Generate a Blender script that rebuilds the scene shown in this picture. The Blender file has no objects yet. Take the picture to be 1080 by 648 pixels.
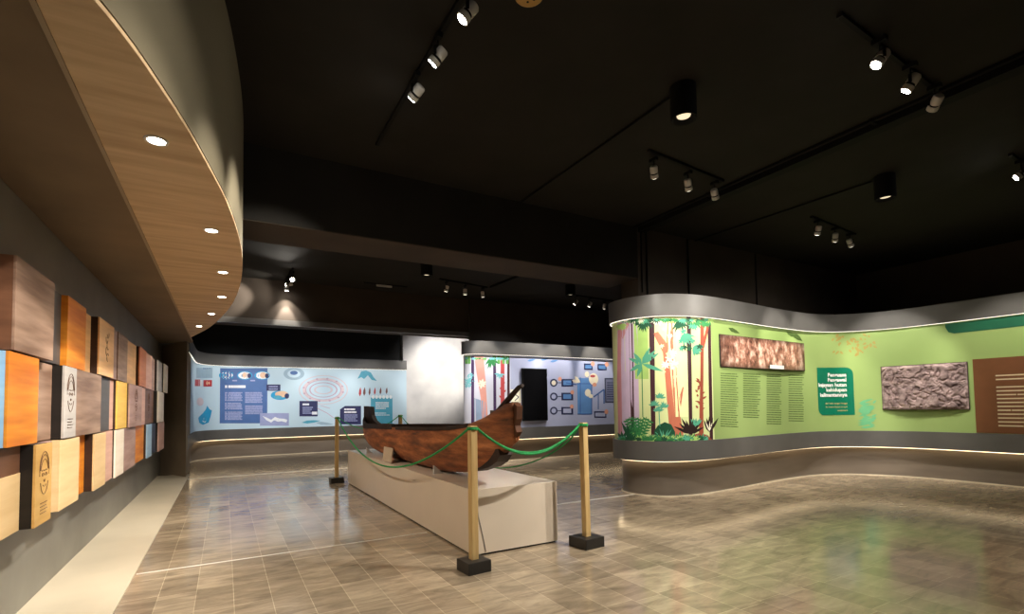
import bpy, bmesh, math, random
from mathutils import Vector, Matrix
from mathutils.geometry import tessellate_polygon
random.seed(7)
C = bpy.context.scene.collection
PI = math.pi
# ------------------------------------------------------------ survey camera (used to place things at true depth)
Hc = 1.4
FPX, CX, CY = 532.0, 540.0, 405.4
YAW, PIT, ROL = 0.51787, 0.043868, -0.015118
_F = Vector((math.sin(YAW)*math.cos(PIT), math.cos(YAW)*math.cos(PIT), math.sin(PIT)))
_R0 = Vector((math.cos(YAW), -math.sin(YAW), 0)); _U0 = _R0.cross(_F)
_R = _R0*math.cos(ROL)+_U0*math.sin(ROL); _U = _U0*math.cos(ROL)-_R0*math.sin(ROL)
EYE = Vector((0, 0, Hc))
def ray(u, v): return _F+_R*((u-CX)/FPX)-_U*((v-CY)/FPX)
def atz(u, v, z): r = ray(u, v); return EYE+r*((z-Hc)/r.z)
def atx(u, v, x): r = ray(u, v); return EYE+r*(x/r.x)
def aty(u, v, y): r = ray(u, v); return EYE+r*(y/r.y)

# ------------------------------------------------------------ materials
def lin(c): return tuple((x/12.92 if x <= .04045 else ((x+.055)/1.055)**2.4) for x in [k/255 for k in c])+(1,)
MATS = {}
def mat(name, rgb, rough=.6, spec=.4, metal=0, var=.12, scale=6, bump=0, emit=0, stretch=(1,1,1), rgb2=None, coat=0, detail=6, contrast=(.3,.7)):
    if name in MATS: return MATS[name]
    m = bpy.data.materials.new(name); m.use_nodes = True; nt = m.node_tree; N = nt.nodes; L = nt.links
    b = N['Principled BSDF']
    b.inputs['Roughness'].default_value = rough; b.inputs['Metallic'].default_value = metal
    b.inputs['Specular IOR Level'].default_value = spec; b.inputs['Coat Weight'].default_value = coat
    c = lin(rgb)
    if emit:
        b.inputs['Base Color'].default_value = c; b.inputs['Emission Color'].default_value = c; b.inputs['Emission Strength'].default_value = emit
        MATS[name] = m; return m
    tc = N.new('ShaderNodeTexCoord'); mp = N.new('ShaderNodeMapping'); mp.inputs['Scale'].default_value = stretch
    nz = N.new('ShaderNodeTexNoise'); nz.inputs['Scale'].default_value = scale; nz.inputs['Detail'].default_value = detail
    rp = N.new('ShaderNodeValToRGB'); c2 = lin(rgb2) if rgb2 else tuple(min(1, k*(1+var)) for k in c[:3])+(1,)
    c1 = c if rgb2 else tuple(k*(1-var) for k in c[:3])+(1,)
    rp.color_ramp.elements[0].color = c1; rp.color_ramp.elements[1].color = c2
    rp.color_ramp.elements[0].position = contrast[0]; rp.color_ramp.elements[1].position = contrast[1]
    L.new(tc.outputs['Object'], mp.inputs['Vector']); L.new(mp.outputs[0], nz.inputs['Vector'])
    L.new(nz.outputs['Fac'], rp.inputs['Fac']); L.new(rp.outputs[0], b.inputs['Base Color'])
    if bump:
        bp = N.new('ShaderNodeBump'); bp.inputs['Strength'].default_value = bump; bp.inputs['Distance'].default_value = .02
        L.new(nz.outputs['Fac'], bp.inputs['Height']); L.new(bp.outputs[0], b.inputs['Normal'])
    MATS[name] = m; return m

def floor_mat():
    m = bpy.data.materials.new('stone_tiles'); m.use_nodes = True; nt = m.node_tree; N = nt.nodes; L = nt.links
    b = N['Principled BSDF']
    tc = N.new('ShaderNodeTexCoord'); sep = N.new('ShaderNodeSeparateXYZ'); L.new(tc.outputs['Object'], sep.inputs[0])
    cmb = N.new('ShaderNodeCombineXYZ')
    ax = N.new('ShaderNodeMath'); ax.operation = 'ADD'; ax.inputs[1].default_value = 20.265
    ay = N.new('ShaderNodeMath'); ay.operation = 'ADD'; ay.inputs[1].default_value = 20.01
    L.new(sep.outputs['X'], ax.inputs[0]); L.new(sep.outputs['Y'], ay.inputs[0])
    L.new(ay.outputs[0], cmb.inputs['X']); L.new(ax.outputs[0], cmb.inputs['Y'])
    br = N.new('ShaderNodeTexBrick'); br.offset = .07; br.squash = 1.0
    br.inputs['Scale'].default_value = 1; br.inputs['Brick Width'].default_value = .485; br.inputs['Row Height'].default_value = .248
    br.inputs['Mortar Size'].default_value = .003; br.inputs['Mortar Smooth'].default_value = .2; br.inputs['Bias'].default_value = 0
    br.inputs['Color1'].default_value = lin((152,138,120)); br.inputs['Color2'].default_value = lin((184,169,148)); br.inputs['Mortar'].default_value = lin((200,186,162))
    L.new(cmb.outputs[0], br.inputs['Vector'])
    mp = N.new('ShaderNodeMapping'); mp.inputs['Scale'].default_value = (2.2, 7, 1); mp.inputs['Rotation'].default_value = (0,0,.35)
    L.new(tc.outputs['Object'], mp.inputs[0])
    nz = N.new('ShaderNodeTexNoise'); nz.inputs['Scale'].default_value = 1.3; nz.inputs['Detail'].default_value = 8; nz.inputs['Roughness'].default_value = .65; nz.inputs['Distortion'].default_value = .6
    L.new(mp.outputs[0], nz.inputs['Vector'])
    rp = N.new('ShaderNodeValToRGB'); rp.color_ramp.elements[0].position = .32; rp.color_ramp.elements[1].position = .7
    rp.color_ramp.elements[0].color = (.45,.42,.38,1); rp.color_ramp.elements[1].color = (1.25,1.2,1.1,1)
    L.new(nz.outputs['Fac'], rp.inputs[0])
    mx = N.new('ShaderNodeMix'); mx.data_type = 'RGBA'; mx.blend_type = 'MULTIPLY'; mx.inputs[0].default_value = .75
    L.new(br.outputs['Color'], mx.inputs[6]); L.new(rp.outputs[0], mx.inputs[7]); L.new(mx.outputs[2], b.inputs['Base Color'])
    r2 = N.new('ShaderNodeMapRange'); r2.inputs[3].default_value = .05; r2.inputs[4].default_value = .22
    L.new(nz.outputs['Fac'], r2.inputs[0]); L.new(r2.outputs[0], b.inputs['Roughness'])
    b.inputs['Specular IOR Level'].default_value = .6
    bp = N.new('ShaderNodeBump'); bp.inputs['Strength'].default_value = .12; bp.inputs['Distance'].default_value = .01
    nz2 = N.new('ShaderNodeTexNoise'); nz2.inputs['Scale'].default_value = 3.5; nz2.inputs['Detail'].default_value = 3; L.new(tc.outputs['Object'], nz2.inputs['Vector'])
    L.new(nz2.outputs['Fac'], bp.inputs['Height']); L.new(bp.outputs[0], b.inputs['Normal'])
    return m

# ------------------------------------------------------------ mesh helpers
def tag(o, label, cat, group=None):
    o['label'] = label; o['category'] = cat
    if group: o['group'] = group
    return o
def thing(name, label, cat, loc=(0,0,0), group=None):
    o = bpy.data.objects.new(name, None); C.objects.link(o); o.location = loc; o.empty_display_size = .1
    return tag(o, label, cat, group)
def worldloc(o):
    v = Vector(o.location)
    return v+worldloc(o.parent) if o.parent else v
def obj(name, bm, mats, parent=None, world=True, smooth=False, loc=None):
    me = bpy.data.meshes.new(name)
    off = Vector((0,0,0))
    if world:
        if parent is not None: off = worldloc(parent)
        if loc is not None: off = Vector(loc)
        if off.length > 0: bm.transform(Matrix.Translation(-off))
    bmesh.ops.recalc_face_normals(bm, faces=bm.faces) if name not in FLAT else None
    bm.to_mesh(me); bm.free()
    for m in (mats if isinstance(mats, (list, tuple)) else [mats]): me.materials.append(m)
    if smooth:
        for p in me.polygons: p.use_smooth = True
        try: me.set_sharp_from_angle(angle=.7)
        except Exception: pass
    o = bpy.data.objects.new(name, me); C.objects.link(o)
    if parent is not None:
        o.parent = parent
    elif loc is not None: o.location = loc
    return o
FLAT = set()
def struct(name, bm, m, smooth=False):
    o = obj(name, bm, m, smooth=smooth); o['kind'] = 'structure'; return o
def box(bm, x0, x1, y0, y1, z0, z1, mi=0, bev=0, M=None):
    vs = [bm.verts.new((x, y, z)) for x in (x0, x1) for y in (y0, y1) for z in (z0, z1)]
    fs = []
    for ix in ((0,1,3,2),(4,6,7,5),(0,4,5,1),(2,3,7,6),(0,2,6,4),(1,5,7,3)):
        f = bm.faces.new([vs[i] for i in ix]); f.material_index = mi; fs.append(f)
    if bev:
        es = list({e for f in fs for e in f.edges})
        r = bmesh.ops.bevel(bm, geom=es, offset=bev, segments=2, affect='EDGES', profile=.6)
        vs = list({v for f in r['faces'] for v in f.verts} | {v for v in vs if v.is_valid})
    if M is not None: bmesh.ops.transform(bm, matrix=M, verts=[v for v in vs if v.is_valid])
    return bm
def BM(): return bmesh.new()
def bx(*a, **k): return box(BM(), *a, **k)
def prism(bm, pts, z0, z1, mi=0):
    lo = [bm.verts.new((p[0], p[1], z0)) for p in pts]; hi = [bm.verts.new((p[0], p[1], z1)) for p in pts]
    n = len(pts)
    bm.faces.new(lo[::-1]).material_index = mi; bm.faces.new(hi).material_index = mi
    for i in range(n):
        j = (i+1) % n; bm.faces.new((lo[i], lo[j], hi[j], hi[i])).material_index = mi
    return bm
def tube(bm, pts, r, n=8, mi=0, caps=True):
    pts = [Vector(p) for p in pts]; rings = []
    rr = r if isinstance(r, (list, tuple)) else [r]*len(pts)
    up = Vector((0,0,1))
    for i, p in enumerate(pts):
        d = (pts[min(i+1, len(pts)-1)]-pts[max(i-1, 0)]).normalized()
        a = d.cross(up)
        if a.length < 1e-3: a = d.cross(Vector((1,0,0)))
        a.normalize(); b = d.cross(a)
        rings.append([bm.verts.new(p+(a*math.cos(2*PI*k/n)+b*math.sin(2*PI*k/n))*rr[i]) for k in range(n)])
    for i in range(len(rings)-1):
        for k in range(n):
            f = bm.faces.new((rings[i][k], rings[i][(k+1)%n], rings[i+1][(k+1)%n], rings[i+1][k])); f.material_index = mi
    if caps:
        bm.faces.new(rings[0][::-1]).material_index = mi; bm.faces.new(rings[-1]).material_index = mi
    return bm
def lathe(bm, prof, n=24, c=(0,0,0), mi=0):   # prof: (r, z) closed by caps where r==0 absent
    rings = []
    for r, z in prof: rings.append([bm.verts.new((c[0]+r*math.cos(2*PI*k/n), c[1]+r*math.sin(2*PI*k/n), c[2]+z)) for k in range(n)])
    for i in range(len(rings)-1):
        for k in range(n): bm.faces.new((rings[i][k], rings[i][(k+1)%n], rings[i+1][(k+1)%n], rings[i+1][k])).material_index = mi
    bm.faces.new(rings[0][::-1]).material_index = mi; bm.faces.new(rings[-1]).material_index = mi
    return bm
def dup(o, parent=None):
    c = o.copy(); C.objects.link(c)
    if parent is not None: c.parent = parent
    for ch in list(o.children): dup(ch, c)
    return c

# ------------------------------------------------------------ wall paths
class Path:
    def __init__(s, ctrl, side=1, step=.06):
        P = [Vector((p[0], p[1])) for p in ctrl]; out = []
        for i in range(len(P)-1):
            p0 = P[max(i-1,0)]; p1 = P[i]; p2 = P[i+1]; p3 = P[min(i+2,len(P)-1)]
            L = (p2-p1).length; n = max(1, int(L/step)) if L < 2.6 else max(1, int(L/.5))
            for k in range(n):
                t = k/n
                if L >= 2.6: out.append(p1.lerp(p2, t)); continue
                # centripetal-ish catmull with limited tangents
                m1 = (p2-p0)/max(1e-6, (p2-p1).length+(p1-p0).length)*L if i > 0 else (p2-p1)
                m2 = (p3-p1)/max(1e-6, (p3-p2).length+(p2-p1).length)*L if i < len(P)-2 else (p2-p1)
                a = 2*t**3-3*t**2+1; b = t**3-2*t**2+t; c = -2*t**3+3*t**2; d = t**3-t**2
                out.append(p1*a+m1*b+p2*c+m2*d)
        out.append(P[-1]); s.p = out; s.side = side
        s.s = [0]
        for i in range(1, len(out)): s.s.append(s.s[-1]+(out[i]-out[i-1]).length)
        s.n = []
        for i in range(len(out)):
            t = out[min(i+1, len(out)-1)]-out[max(i-1, 0)]; t.normalize(); s.n.append(Vector((t.y, -t.x))*side)
    def pt(s, q, z, off=0):
        q = max(0, min(s.s[-1]-1e-6, q)); i = 0
        lo, hi = 0, len(s.s)-1
        while hi-lo > 1:
            m = (lo+hi)//2
            if s.s[m] <= q: lo = m
            else: hi = m
        t = (q-s.s[lo])/max(1e-9, s.s[lo+1]-s.s[lo])
        p = s.p[lo].lerp(s.p[lo+1], t); n = s.n[lo].lerp(s.n[lo+1], t).normalized()
        return Vector((p.x+n.x*off, p.y+n.y*off, z))
    def hit(s, u, v):
        r = ray(u, v); best = None
        for i in range(len(s.p)-1):
            a, b = s.p[i], s.p[i+1]; d = b-a
            den = r.x*d.y-r.y*d.x
            if abs(den) < 1e-9: continue
            t = (a.x*d.y-a.y*d.x)/den; w = (a.x*r.y-a.y*r.x)/den
            lo = -1e-6 if i else -50; hi = 1+1e-6 if i < len(s.p)-2 else 50
            if t > 0 and lo <= w <= hi and (best is None or t < best[0]): best = (t, s.s[i]+w*d.length)
        if best is None: return None
        return best[1], Hc+r.z*best[0]
    def offs(s, off): return [s.p[i]+s.n[i]*off for i in range(len(s.p))]
    def slab(s, z0, z1, front, back, s0=None, s1=None, mi=0):
        bm = BM(); rows = []
        for i in range(len(s.p)):
            if s0 is not None and (s.s[i] < s0-1e-4 or s.s[i] > s1+1e-4): continue
            f = s.p[i]+s.n[i]*front; b = s.p[i]+s.n[i]*back
            rows.append([bm.verts.new((f.x,f.y,z0)), bm.verts.new((f.x,f.y,z1)), bm.verts.new((b.x,b.y,z1)), bm.verts.new((b.x,b.y,z0))])
        for a, b in zip(rows, rows[1:]):
            for k in range(4): bm.faces.new((a[k], b[k], b[(k+1)%4], a[(k+1)%4])).material_index = mi
        bm.faces.new(rows[0]); bm.faces.new(rows[-1][::-1])
        return bm
class Art:      # printed shapes on a wall path: prints bend with the wall
    def __init__(s, path): s.path = path; s.bm = BM(); s.mats = []; s.k = 0
    def mi(s, m):
        if m not in s.mats: s.mats.append(m)
        return s.mats.index(m)
    def poly(s, pts, m, lift=None):        # pts in (s, z)
        if lift is None: s.k += 1; lift = s.k*.00003
        off = .0015+lift
        mi = s.mi(m); V = [Vector((p[0], p[1], 0)) for p in pts]
        for tri in tessellate_polygon([V]):
            T = [(V[i].x, V[i].y) for i in tri]
            a = min(t[0] for t in T); b = max(t[0] for t in T); n = max(1, int(math.ceil((b-a)/.08)))
            for k in range(n):
                lo = a+(b-a)*k/n; hi = a+(b-a)*(k+1)/n; Q = T
                for sgn, lim in ((1, lo), (-1, hi)):
                    R = []
                    for i in range(len(Q)):
                        p, q = Q[i], Q[(i+1)%len(Q)]; dp = sgn*(p[0]-lim); dq = sgn*(q[0]-lim)
                        if dp >= -1e-9: R.append(p)
                        if (dp > 1e-9 and dq < -1e-9) or (dp < -1e-9 and dq > 1e-9):
                            t = dp/(dp-dq); R.append((p[0]+(q[0]-p[0])*t, p[1]+(q[1]-p[1])*t))
                    Q = R
                    if len(Q) < 3: break
                if len(Q) >= 3:
                    try: s.bm.faces.new([s.bm.verts.new(s.path.pt(x, z, off)) for x, z in Q]).material_index = mi
                    except Exception: pass
    def one(s): s.k += 1; return s.k*.00003
    def px(s, pts, m, **k):
        Q = [s.path.hit(*p) for p in pts]
        if all(Q): s.poly(Q, m, **k)
    def rect(s, u0, v0, u1, v1, m, **k):   # upright rectangle from its photo corners
        a = s.path.hit(u0, v0); b = s.path.hit(u1, v1); c = s.path.hit(u0, v1); d = s.path.hit(u1, v0)
        s.poly([(a[0], a[1]), (b[0], d[1]), (b[0], b[1]), (a[0], c[1])], m, **k)
    def ell(s, u, v, ru, rv, m, n=20, **k):
        s.px([(u+ru*math.cos(2*PI*i/n), v+rv*math.sin(2*PI*i/n)) for i in range(n)], m, **k)
    def ring(s, u, v, ru, rv, w, m, a0=0, a1=2*PI, n=24):
        A = [(a0+(a1-a0)*i/n) for i in range(n+1)]; lf = s.one()
        for i in range(n):
            s.px([(u+ru*math.cos(A[i]), v+rv*math.sin(A[i])), (u+ru*math.cos(A[i+1]), v+rv*math.sin(A[i+1])),
                  (u+(ru-w)*math.cos(A[i+1]), v+(rv-w*rv/ru)*math.sin(A[i+1])), (u+(ru-w)*math.cos(A[i]), v+(rv-w*rv/ru)*math.sin(A[i]))], m, lift=lf)
    def line(s, pts, w, m, lf=None):
        lf = lf or s.one()
        for a, b in zip(pts, pts[1:]):
            d = Vector((b[0]-a[0], b[1]-a[1])); n = Vector((-d.y, d.x)).normalized()*w/2
            s.px([(a[0]+n.x, a[1]+n.y), (b[0]+n.x, b[1]+n.y), (b[0]-n.x, b[1]-n.y), (a[0]-n.x, a[1]-n.y)], m, lift=lf)
    def leaf(s, a, b, w, m, lf=None):              # pointed leaf from a to b (photo points)
        a = Vector(a); b = Vector(b); d = b-a; n = Vector((-d.y, d.x)).normalized()*w
        s.px([a, a+d*.3+n, a+d*.65+n*.8, b, a+d*.65-n*.8, a+d*.3-n], m, lift=lf)
    def fern(s, c, r, m, a0=-160, a1=-20, n=9, w=1.4):
        lf = s.one()
        for i in range(n):
            t = math.radians(a0+(a1-a0)*i/max(1, n-1)+random.uniform(-6, 6)); L = r*random.uniform(.75, 1)
            s.leaf(c, (c[0]+L*math.cos(t), c[1]+L*math.sin(t)), w, m, lf)
    def frond(s, a, b, m, n=7, w=1, l=5):   # feathered frond
        a = Vector(a); b = Vector(b); d = (b-a); dn = d.normalized(); nn = Vector((-dn.y, dn.x))
        lf = s.one(); s.line([a, b], .8, m, lf)
        for i in range(1, n+1):
            p = a+d*(i/(n+1)); L = l*(1-.5*abs(i/(n+1)-.4))
            for sg in (1, -1): s.leaf(p, p+(dn*.6+nn*sg)*L, w, m, lf)
    def text(s, u0, u1, v0, v1, n, m, h=.55, ragged=.25, dv=0):   # rows of small print, as short word marks; dv = rise of the right end
        lf = s.one()
        for i in range(n):
            v = v0+(v1-v0)*(i/(n-1) if n > 1 else 0); step = (v1-v0)/max(1, n-1) if n > 1 else (3)
            L = 1-(random.random()*ragged if random.random() < .6 else 0)
            x = 0
            while x < L:
                w = random.uniform(.12, .4); e = min(L, x+w)
                ua, ub = u0+(u1-u0)*x, u0+(u1-u0)*e
                va, vb = v+dv*x, v+dv*e; hh = abs(step)*h/2
                s.px([(ua, va-hh), (ub, vb-hh), (ub, vb+hh), (ua, va+hh)], m, lift=lf)
                x = e+.015
    def build(s, name, parent): FLAT.add(name); return obj(name, s.bm, s.mats, parent)

# ------------------------------------------------------------ palette
m_ceiling = mat('black_ceiling_paint', (36,34,31), .9, .2, var=.15, scale=2)
m_beam = mat('dark_brown_plaster', (66,58,51), .85, .2, var=.15, scale=1.5)
m_conc = mat('grey_concrete', (124,121,112), .42, .45, var=.18, scale=1.6, bump=.05)
m_fascia = mat('olive_grey_plaster', (112,104,84), .8, .3, var=.08, scale=1.2)
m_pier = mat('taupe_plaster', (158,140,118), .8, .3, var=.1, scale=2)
m_strip = mat('smooth_cement', (205,194,172), .35, .5, var=.07, scale=1.5)
m_soffwood = mat('pale_wood_soffit', (176,148,112), .6, .4, stretch=(.6,5,1), scale=2.2, rgb2=(206,178,140), detail=8)
m_soffdark = mat('dark_soffit_paint', (118,101,80), .8, .3, var=.1, scale=2)
m_white = mat('white_wall_paint', (178,176,178), .6, .4, scale=.9, rgb2=(226,224,222))
m_black = mat('black_paint', (18,18,18), .8, .4, var=.1)
m_blackmetal = mat('black_metal', (16,16,16), .85, .2, var=.1)
m_grey = mat('graphite_laminate', (92,90,88), .38, .5, var=.08, scale=3)
m_plinth = mat('grey_stone_plinth', (112,102,92), .3, .5, var=.22, scale=1.3, stretch=(.5,.5,3))
m_led = mat('warm_led', (255,226,180), emit=3.6)
m_ledw = mat('white_led', (255,246,230), emit=1.6)
m_lens = mat('lamp_lens', (255,250,240), emit=60)
m_lensdim = mat('lamp_lens_dim', (255,246,230), emit=4)
m_lamp = mat('white_lamp_metal', (205,202,195), .4, .5, var=.03)
m_ped = mat('white_pedestal_paint', (222,208,190), .28, .5, var=.03, scale=2)
m_post = mat('pale_pine', (214,184,128), .6, .4, stretch=(8,8,.6), scale=4, rgb2=(190,156,100))
m_rope = mat('green_rope', (40,150,80), .7, .3, var=.3, scale=60)
m_brass = mat('brass', (200,160,90), .35, .5, metal=.6, var=.1)

# ------------------------------------------------------------ the room
X0, X1, Y0, Y1, ZC = -1.25, 12.4, -3.0, 17.6, 4.25
struct('floor', bx(X0-.2, X1, Y0, Y1, -.1, 0), floor_mat())
struct('ceiling', bx(X0-.2, X1, Y0, Y1+.2, ZC, ZC+.15), m_ceiling)
struct('wall_left', bx(X0-.2, X0, Y0, Y1, 0, ZC), m_conc)
struct('wall_behind', bx(X0, X1, Y0-.2, Y0, 0, ZC), m_beam)
struct('wall_right', bx(X1, X1+.2, Y0, Y1, 0, ZC), m_beam)
struct('wall_far', bx(X0, X1, Y1, Y1+.2, 0, ZC), m_beam)
struct('trim_1', bx(X0, -.66, Y0, 13.3, 0, .012), m_strip)             # smooth cement border along the left wall
# pale joints across the floor below the beams
struct('trim_2', bx(-.65, 10.8, 12.33, 12.39, 0, .004), mat('pale_joint', (215,208,198), .3, .5, var=.05))
struct('trim_3', bx(3.0, 5.6, 5.93, 5.985, 0, .004), MATS['pale_joint'])
struct('trim_9', bx(-.65, 1.98, 5.44, 5.465, 0, .003), MATS['pale_joint'])
# beams
bm = bx(X0, 5.75, 5.95, 6.7, 3.43, ZC); struct('trim_4', bm, m_ceiling)
struct('trim_7', bx(X0, 5.75, 5.96, 6.69, 3.42, 3.43), m_beam)
bm = bx(X0, X1, 12.1, 12.6, 3.27, ZC); struct('trim_5', bm, m_beam)
struct('trim_8', bx(X0, X1, 12.04, 12.1, 3.25, 3.37), m_grey)
# upper wall behind the green display wall
struct('wall_back_right', bx(5.75, X1, 5.95, 6.35, 0, ZC), m_beam)
struct('wall_far_white', bx(5.45, 9.5, 17.3, 17.6, 0, ZC), m_white)
struct('wall_middle_back', bx(5.6, X1, 12.0, 12.1, 0, ZC), m_beam)
struct('wall_far_black', bx(-1.25, 5.38, 17.42, 17.6, 3.07, ZC), m_black)
# pier
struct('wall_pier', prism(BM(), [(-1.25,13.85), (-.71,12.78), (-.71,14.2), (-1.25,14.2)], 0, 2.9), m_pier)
# dropped soffit with its curved edge
edge = Path([(-1.25,.9), (-.84,1.4), (-.42,2.25), (-.24,2.85), (-.11,3.45), (.02,4.2), (.12,5.2), (.15,6.3), (.11,7.5), (0,8.7), (-.25,10.4), (-.63,12.1), (-.72,12.8)], side=1)
ep = edge.p
sw = [(p.x, p.y) for p in ep if p.x > -.62]
struct('ceiling_soffit_wood', prism(BM(), [(-.62, sw[-1][1])]+[(-.62, sw[0][1])]+sw, 2.88, 2.9), m_soffwood)
struct('ceiling_soffit_dark', prism(BM(), [(-1.25, 13.4), (-1.25, Y0), (-.62, Y0), (-.62, 13.0)], 2.895, 2.908), m_soffdark)
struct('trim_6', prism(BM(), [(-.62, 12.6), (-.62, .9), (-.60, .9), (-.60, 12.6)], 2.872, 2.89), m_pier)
fp = [(p.x, p.y) for p in ep]
o = struct('wall_fascia', prism(BM(), [(-1.25, 12.8)]+[(-1.25, .9)]+fp[1:], 2.91, ZC), m_fascia, smooth=True)

# ------------------------------------------------------------ curved display walls
ZT, ZP, ZB, ZV = 2.73, .84, .54, 3.06
def display_wall(label, path, panel_mats, parts, ledge=None):
    p0 = path.pt(0, 0); t = thing('display_wall', label, 'display wall', (p0.x, p0.y, 0))
    for nm, s0, s1, m in parts:
        n0 = min(range(len(path.s)), key=lambda i: abs(path.s[i]-s0)); n1 = min(range(len(path.s)), key=lambda i: abs(path.s[i]-s1))
        obj(nm, path.slab(ZP, ZT, 0, -.14, path.s[n0], path.s[n1]), m, t, smooth=True)
    obj('valance', path.slab(ZT, ZV, .05, -.14), m_grey, t, smooth=True)
    obj('skirting_band', path.slab(ZB, ZP, .03, -.14), m_grey, t, smooth=True)
    obj('plinth', path.slab(0, ZB, -.11, -.17), m_plinth, t, smooth=True)
    obj('foot_trim', path.slab(0, .014, -.085, -.11), m_strip, t, smooth=True)
    obj('light_strip', path.slab(ZB-.012, ZB-.001, -.03, -.07), m_led, t)
    obj('light_strip', path.slab(ZT-.006, ZT-.0005, .03, .018), m_ledw, t)
    return t
green = Path([(6.35,6.82), (5.86,6.62), (5.54,6.36), (5.46,6.05), (5.53,5.74), (5.72,5.47), (6.1,5.31), (6.6,5.27), (7.4,5.33), (8.3,5.42), (9.0,5.46), (9.6,5.46), (10.1,5.33), (10.5,5.0), (10.75,4.5), (10.83,3.9), (10.83,3.2), (10.83,2.2), (10.83,-1.5)], side=1)
mid = Path([(5.75,11.98), (5.4,11.9), (5.27,11.7), (5.4,11.48), (5.75,11.38), (6.3,11.36), (7.2,11.36), (8.6,11.36), (11.8,11.36)], side=1)
blue = Path([(-.74,13.35), (-.73,14.6), (-.72,16.0), (-.66,16.55), (-.45,16.98), (-.05,17.2), (.5,17.25), (1.5,17.25), (3.6,17.25), (5.55,17.25)], side=1)

m_cream = mat('print_pale_yellow', (216,226,164), .5, .4, var=.06, scale=1)
m_lime = mat('print_lime', (136,162,92), .5, .4, scale=.5, rgb2=(154,176,110))
sb = green.hit(752, 400)[0]
tg = display_wall('long curving display wall with a jungle mural and lime green text panels', green, None,
    [('forest_panel', 0, sb, m_cream), ('green_panel', sb, green.s[-1], m_lime)])
m_lav = mat('print_lavender', (176,182,212), .5, .4, var=.06, scale=1)
m_ice = mat('print_ice', (214,216,232), .5, .4, var=.05, scale=1)
sm = mid.hit(538, 410)[0]
tm = display_wall('curved display wall behind the boat with jungle corner and lavender diagram panel', mid, None,
    [('forest_panel', 0, sm, m_ice), ('diagram_panel', sm, mid.s[-1], m_lav)])
m_sky = mat('print_pale_blue', (188,212,228), .5, .4, var=.05, scale=.6)
m_navyw = mat('print_navy', (44,62,104), .5, .4, var=.06)
tb = display_wall('far pale blue display wall with text panels and shell drawing', blue, None,
    [('side_panel', 0, 1.15, m_navyw), ('blue_panel', 1.15, blue.s[-1], m_sky)])

def pm(n, c, **k): return mat('print_'+n, c, .5, .4, var=k.pop('var', .06), **k)
# --- jungle mural on the green wall
A = Art(green)
trunk = pm('salmon', (196,114,88)); trunkp = pm('pink', (206,140,150)); dk = pm('maroon', (66,34,42)); redb = pm('rust', (158,78,58))
g1 = pm('leaf_green', (52,132,76)); g2 = pm('deep_green', (24,82,56)); g3 = pm('teal', (86,170,140)); g4 = pm('pale_leaf', (176,214,120)); wh = pm('cream', (240,236,214)); bkp = pm('black_brown', (40,26,24))
lil = pm('lilac', (206,186,214)); pyel = pm('pale_lemon', (236,240,180))
A.px([(651,341),(672,336),(675,466),(652,464)], lil)
for pts, m in (([(663,337),(667,336.5),(669.5,465),(666,465)], dk), ([(684.5,335),(690,335),(691.5,466),(687,466)], dk), ([(724,334),(728.5,334),(730.5,466),(727,466)], dk), ([(746,336),(749.5,336),(752,464),(748.5,464)], dk)):
    A.px(pts, m)
A.px([(668,338),(683,336),(684,400),(670,400)], g4)
A.px([(701,336),(724,335),(726,440),(712,440)], pyel)
A.px([(652,342),(656,341),(655,380),(656.5,465),(652.5,464),(650.8,400)], trunkp)
A.px([(654,352),(662,339),(665,339),(657,358)], trunkp)
A.px([(689,352),(694,350),(703,362),(704,336),(712,336),(712,365),(714,400),(716,430),(722,466.5),(707,466.8),(704,430),(701,392),(699,372)], trunk)
A.px([(716,420),(720,408),(721,409),(718,430)], trunk)
A.px([(738.5,335),(742.5,335),(742,380),(741.5,420),(742,460),(737,460),(738.5,400)], redb)
A.px([(741,360),(747,338),(749,339),(742.5,368)], redb)
for k in range(14): A.leaf((738+random.uniform(-3,5), 402+k*2.4), (738+random.uniform(-6,8), 399+k*2.4), 1.1, redb)
A.line([(677,388),(678,440)], 1, g1)
for e in ((663,378),(664,392),(672,398),(700,392),(692,369),(696,372),(686,366),(668,372)): A.leaf((677,384), e, 2.2, g3)
for c in ((706,378),(711,384),(702,385),(709,373)): A.fern(c, 6, wh, 0, 330, 8, 1)
for c, r, m, a0, a1 in (((672,337),8,g2,20,160), ((679,338),14,g2,30,150), ((693,336),9,wh,20,160), ((717,337),16,g2,50,130), ((721,352),14,g3,20,120), ((733,337),12,g1,20,160), ((655,342),8,g4,20,150), ((709,336),7,g4,20,160), ((744,338),9,g1,30,140), ((731,366),12,g3,-10,80)):
    A.fern(c, r, m, a0, a1, 9, 1.3)
for c in ((690,428),(696,420),(700,430),(694,434)): A.fern(c, 7, g3, -170, -10, 7, 1)
A.line([(695,434),(696,450)], 1, g3)
A.px([(664,466),(668,456),(680,458),(694,466.5)], g4)
for e in ((660,442),(664,440),(670,440),(676,441),(682,440),(687,443)): A.frond((673,466), e, g1, 7, 1.1, 5)
A.fern((666,466), 24, g2, -120, -60, 4, 2)
A.px([(690,466.6),(690,455),(694,449),(701,445.5),(708,448),(712,456),(712,466.6)], g2)
A.fern((700,465), 15, g3, -170, -10, 9, .8)
A.fern((728,458), 20, bkp, -150, -30, 9, 1.6); A.fern((733,450), 12, g3, -120, -40, 5, 1.4)
A.px([(729,466),(731,459),(737,457),(746,459),(751,464.5)], redb)
A.fern((748,456), 18, bkp, -120, -60, 5, 1.6); A.fern((748,455), 12, wh, -110, -70, 3, .7)
A.fern((716,467), 13, g1, -150, -30, 6, 2); A.fern((657,465), 12, g2, -120, -40, 4, 1.6)
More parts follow.
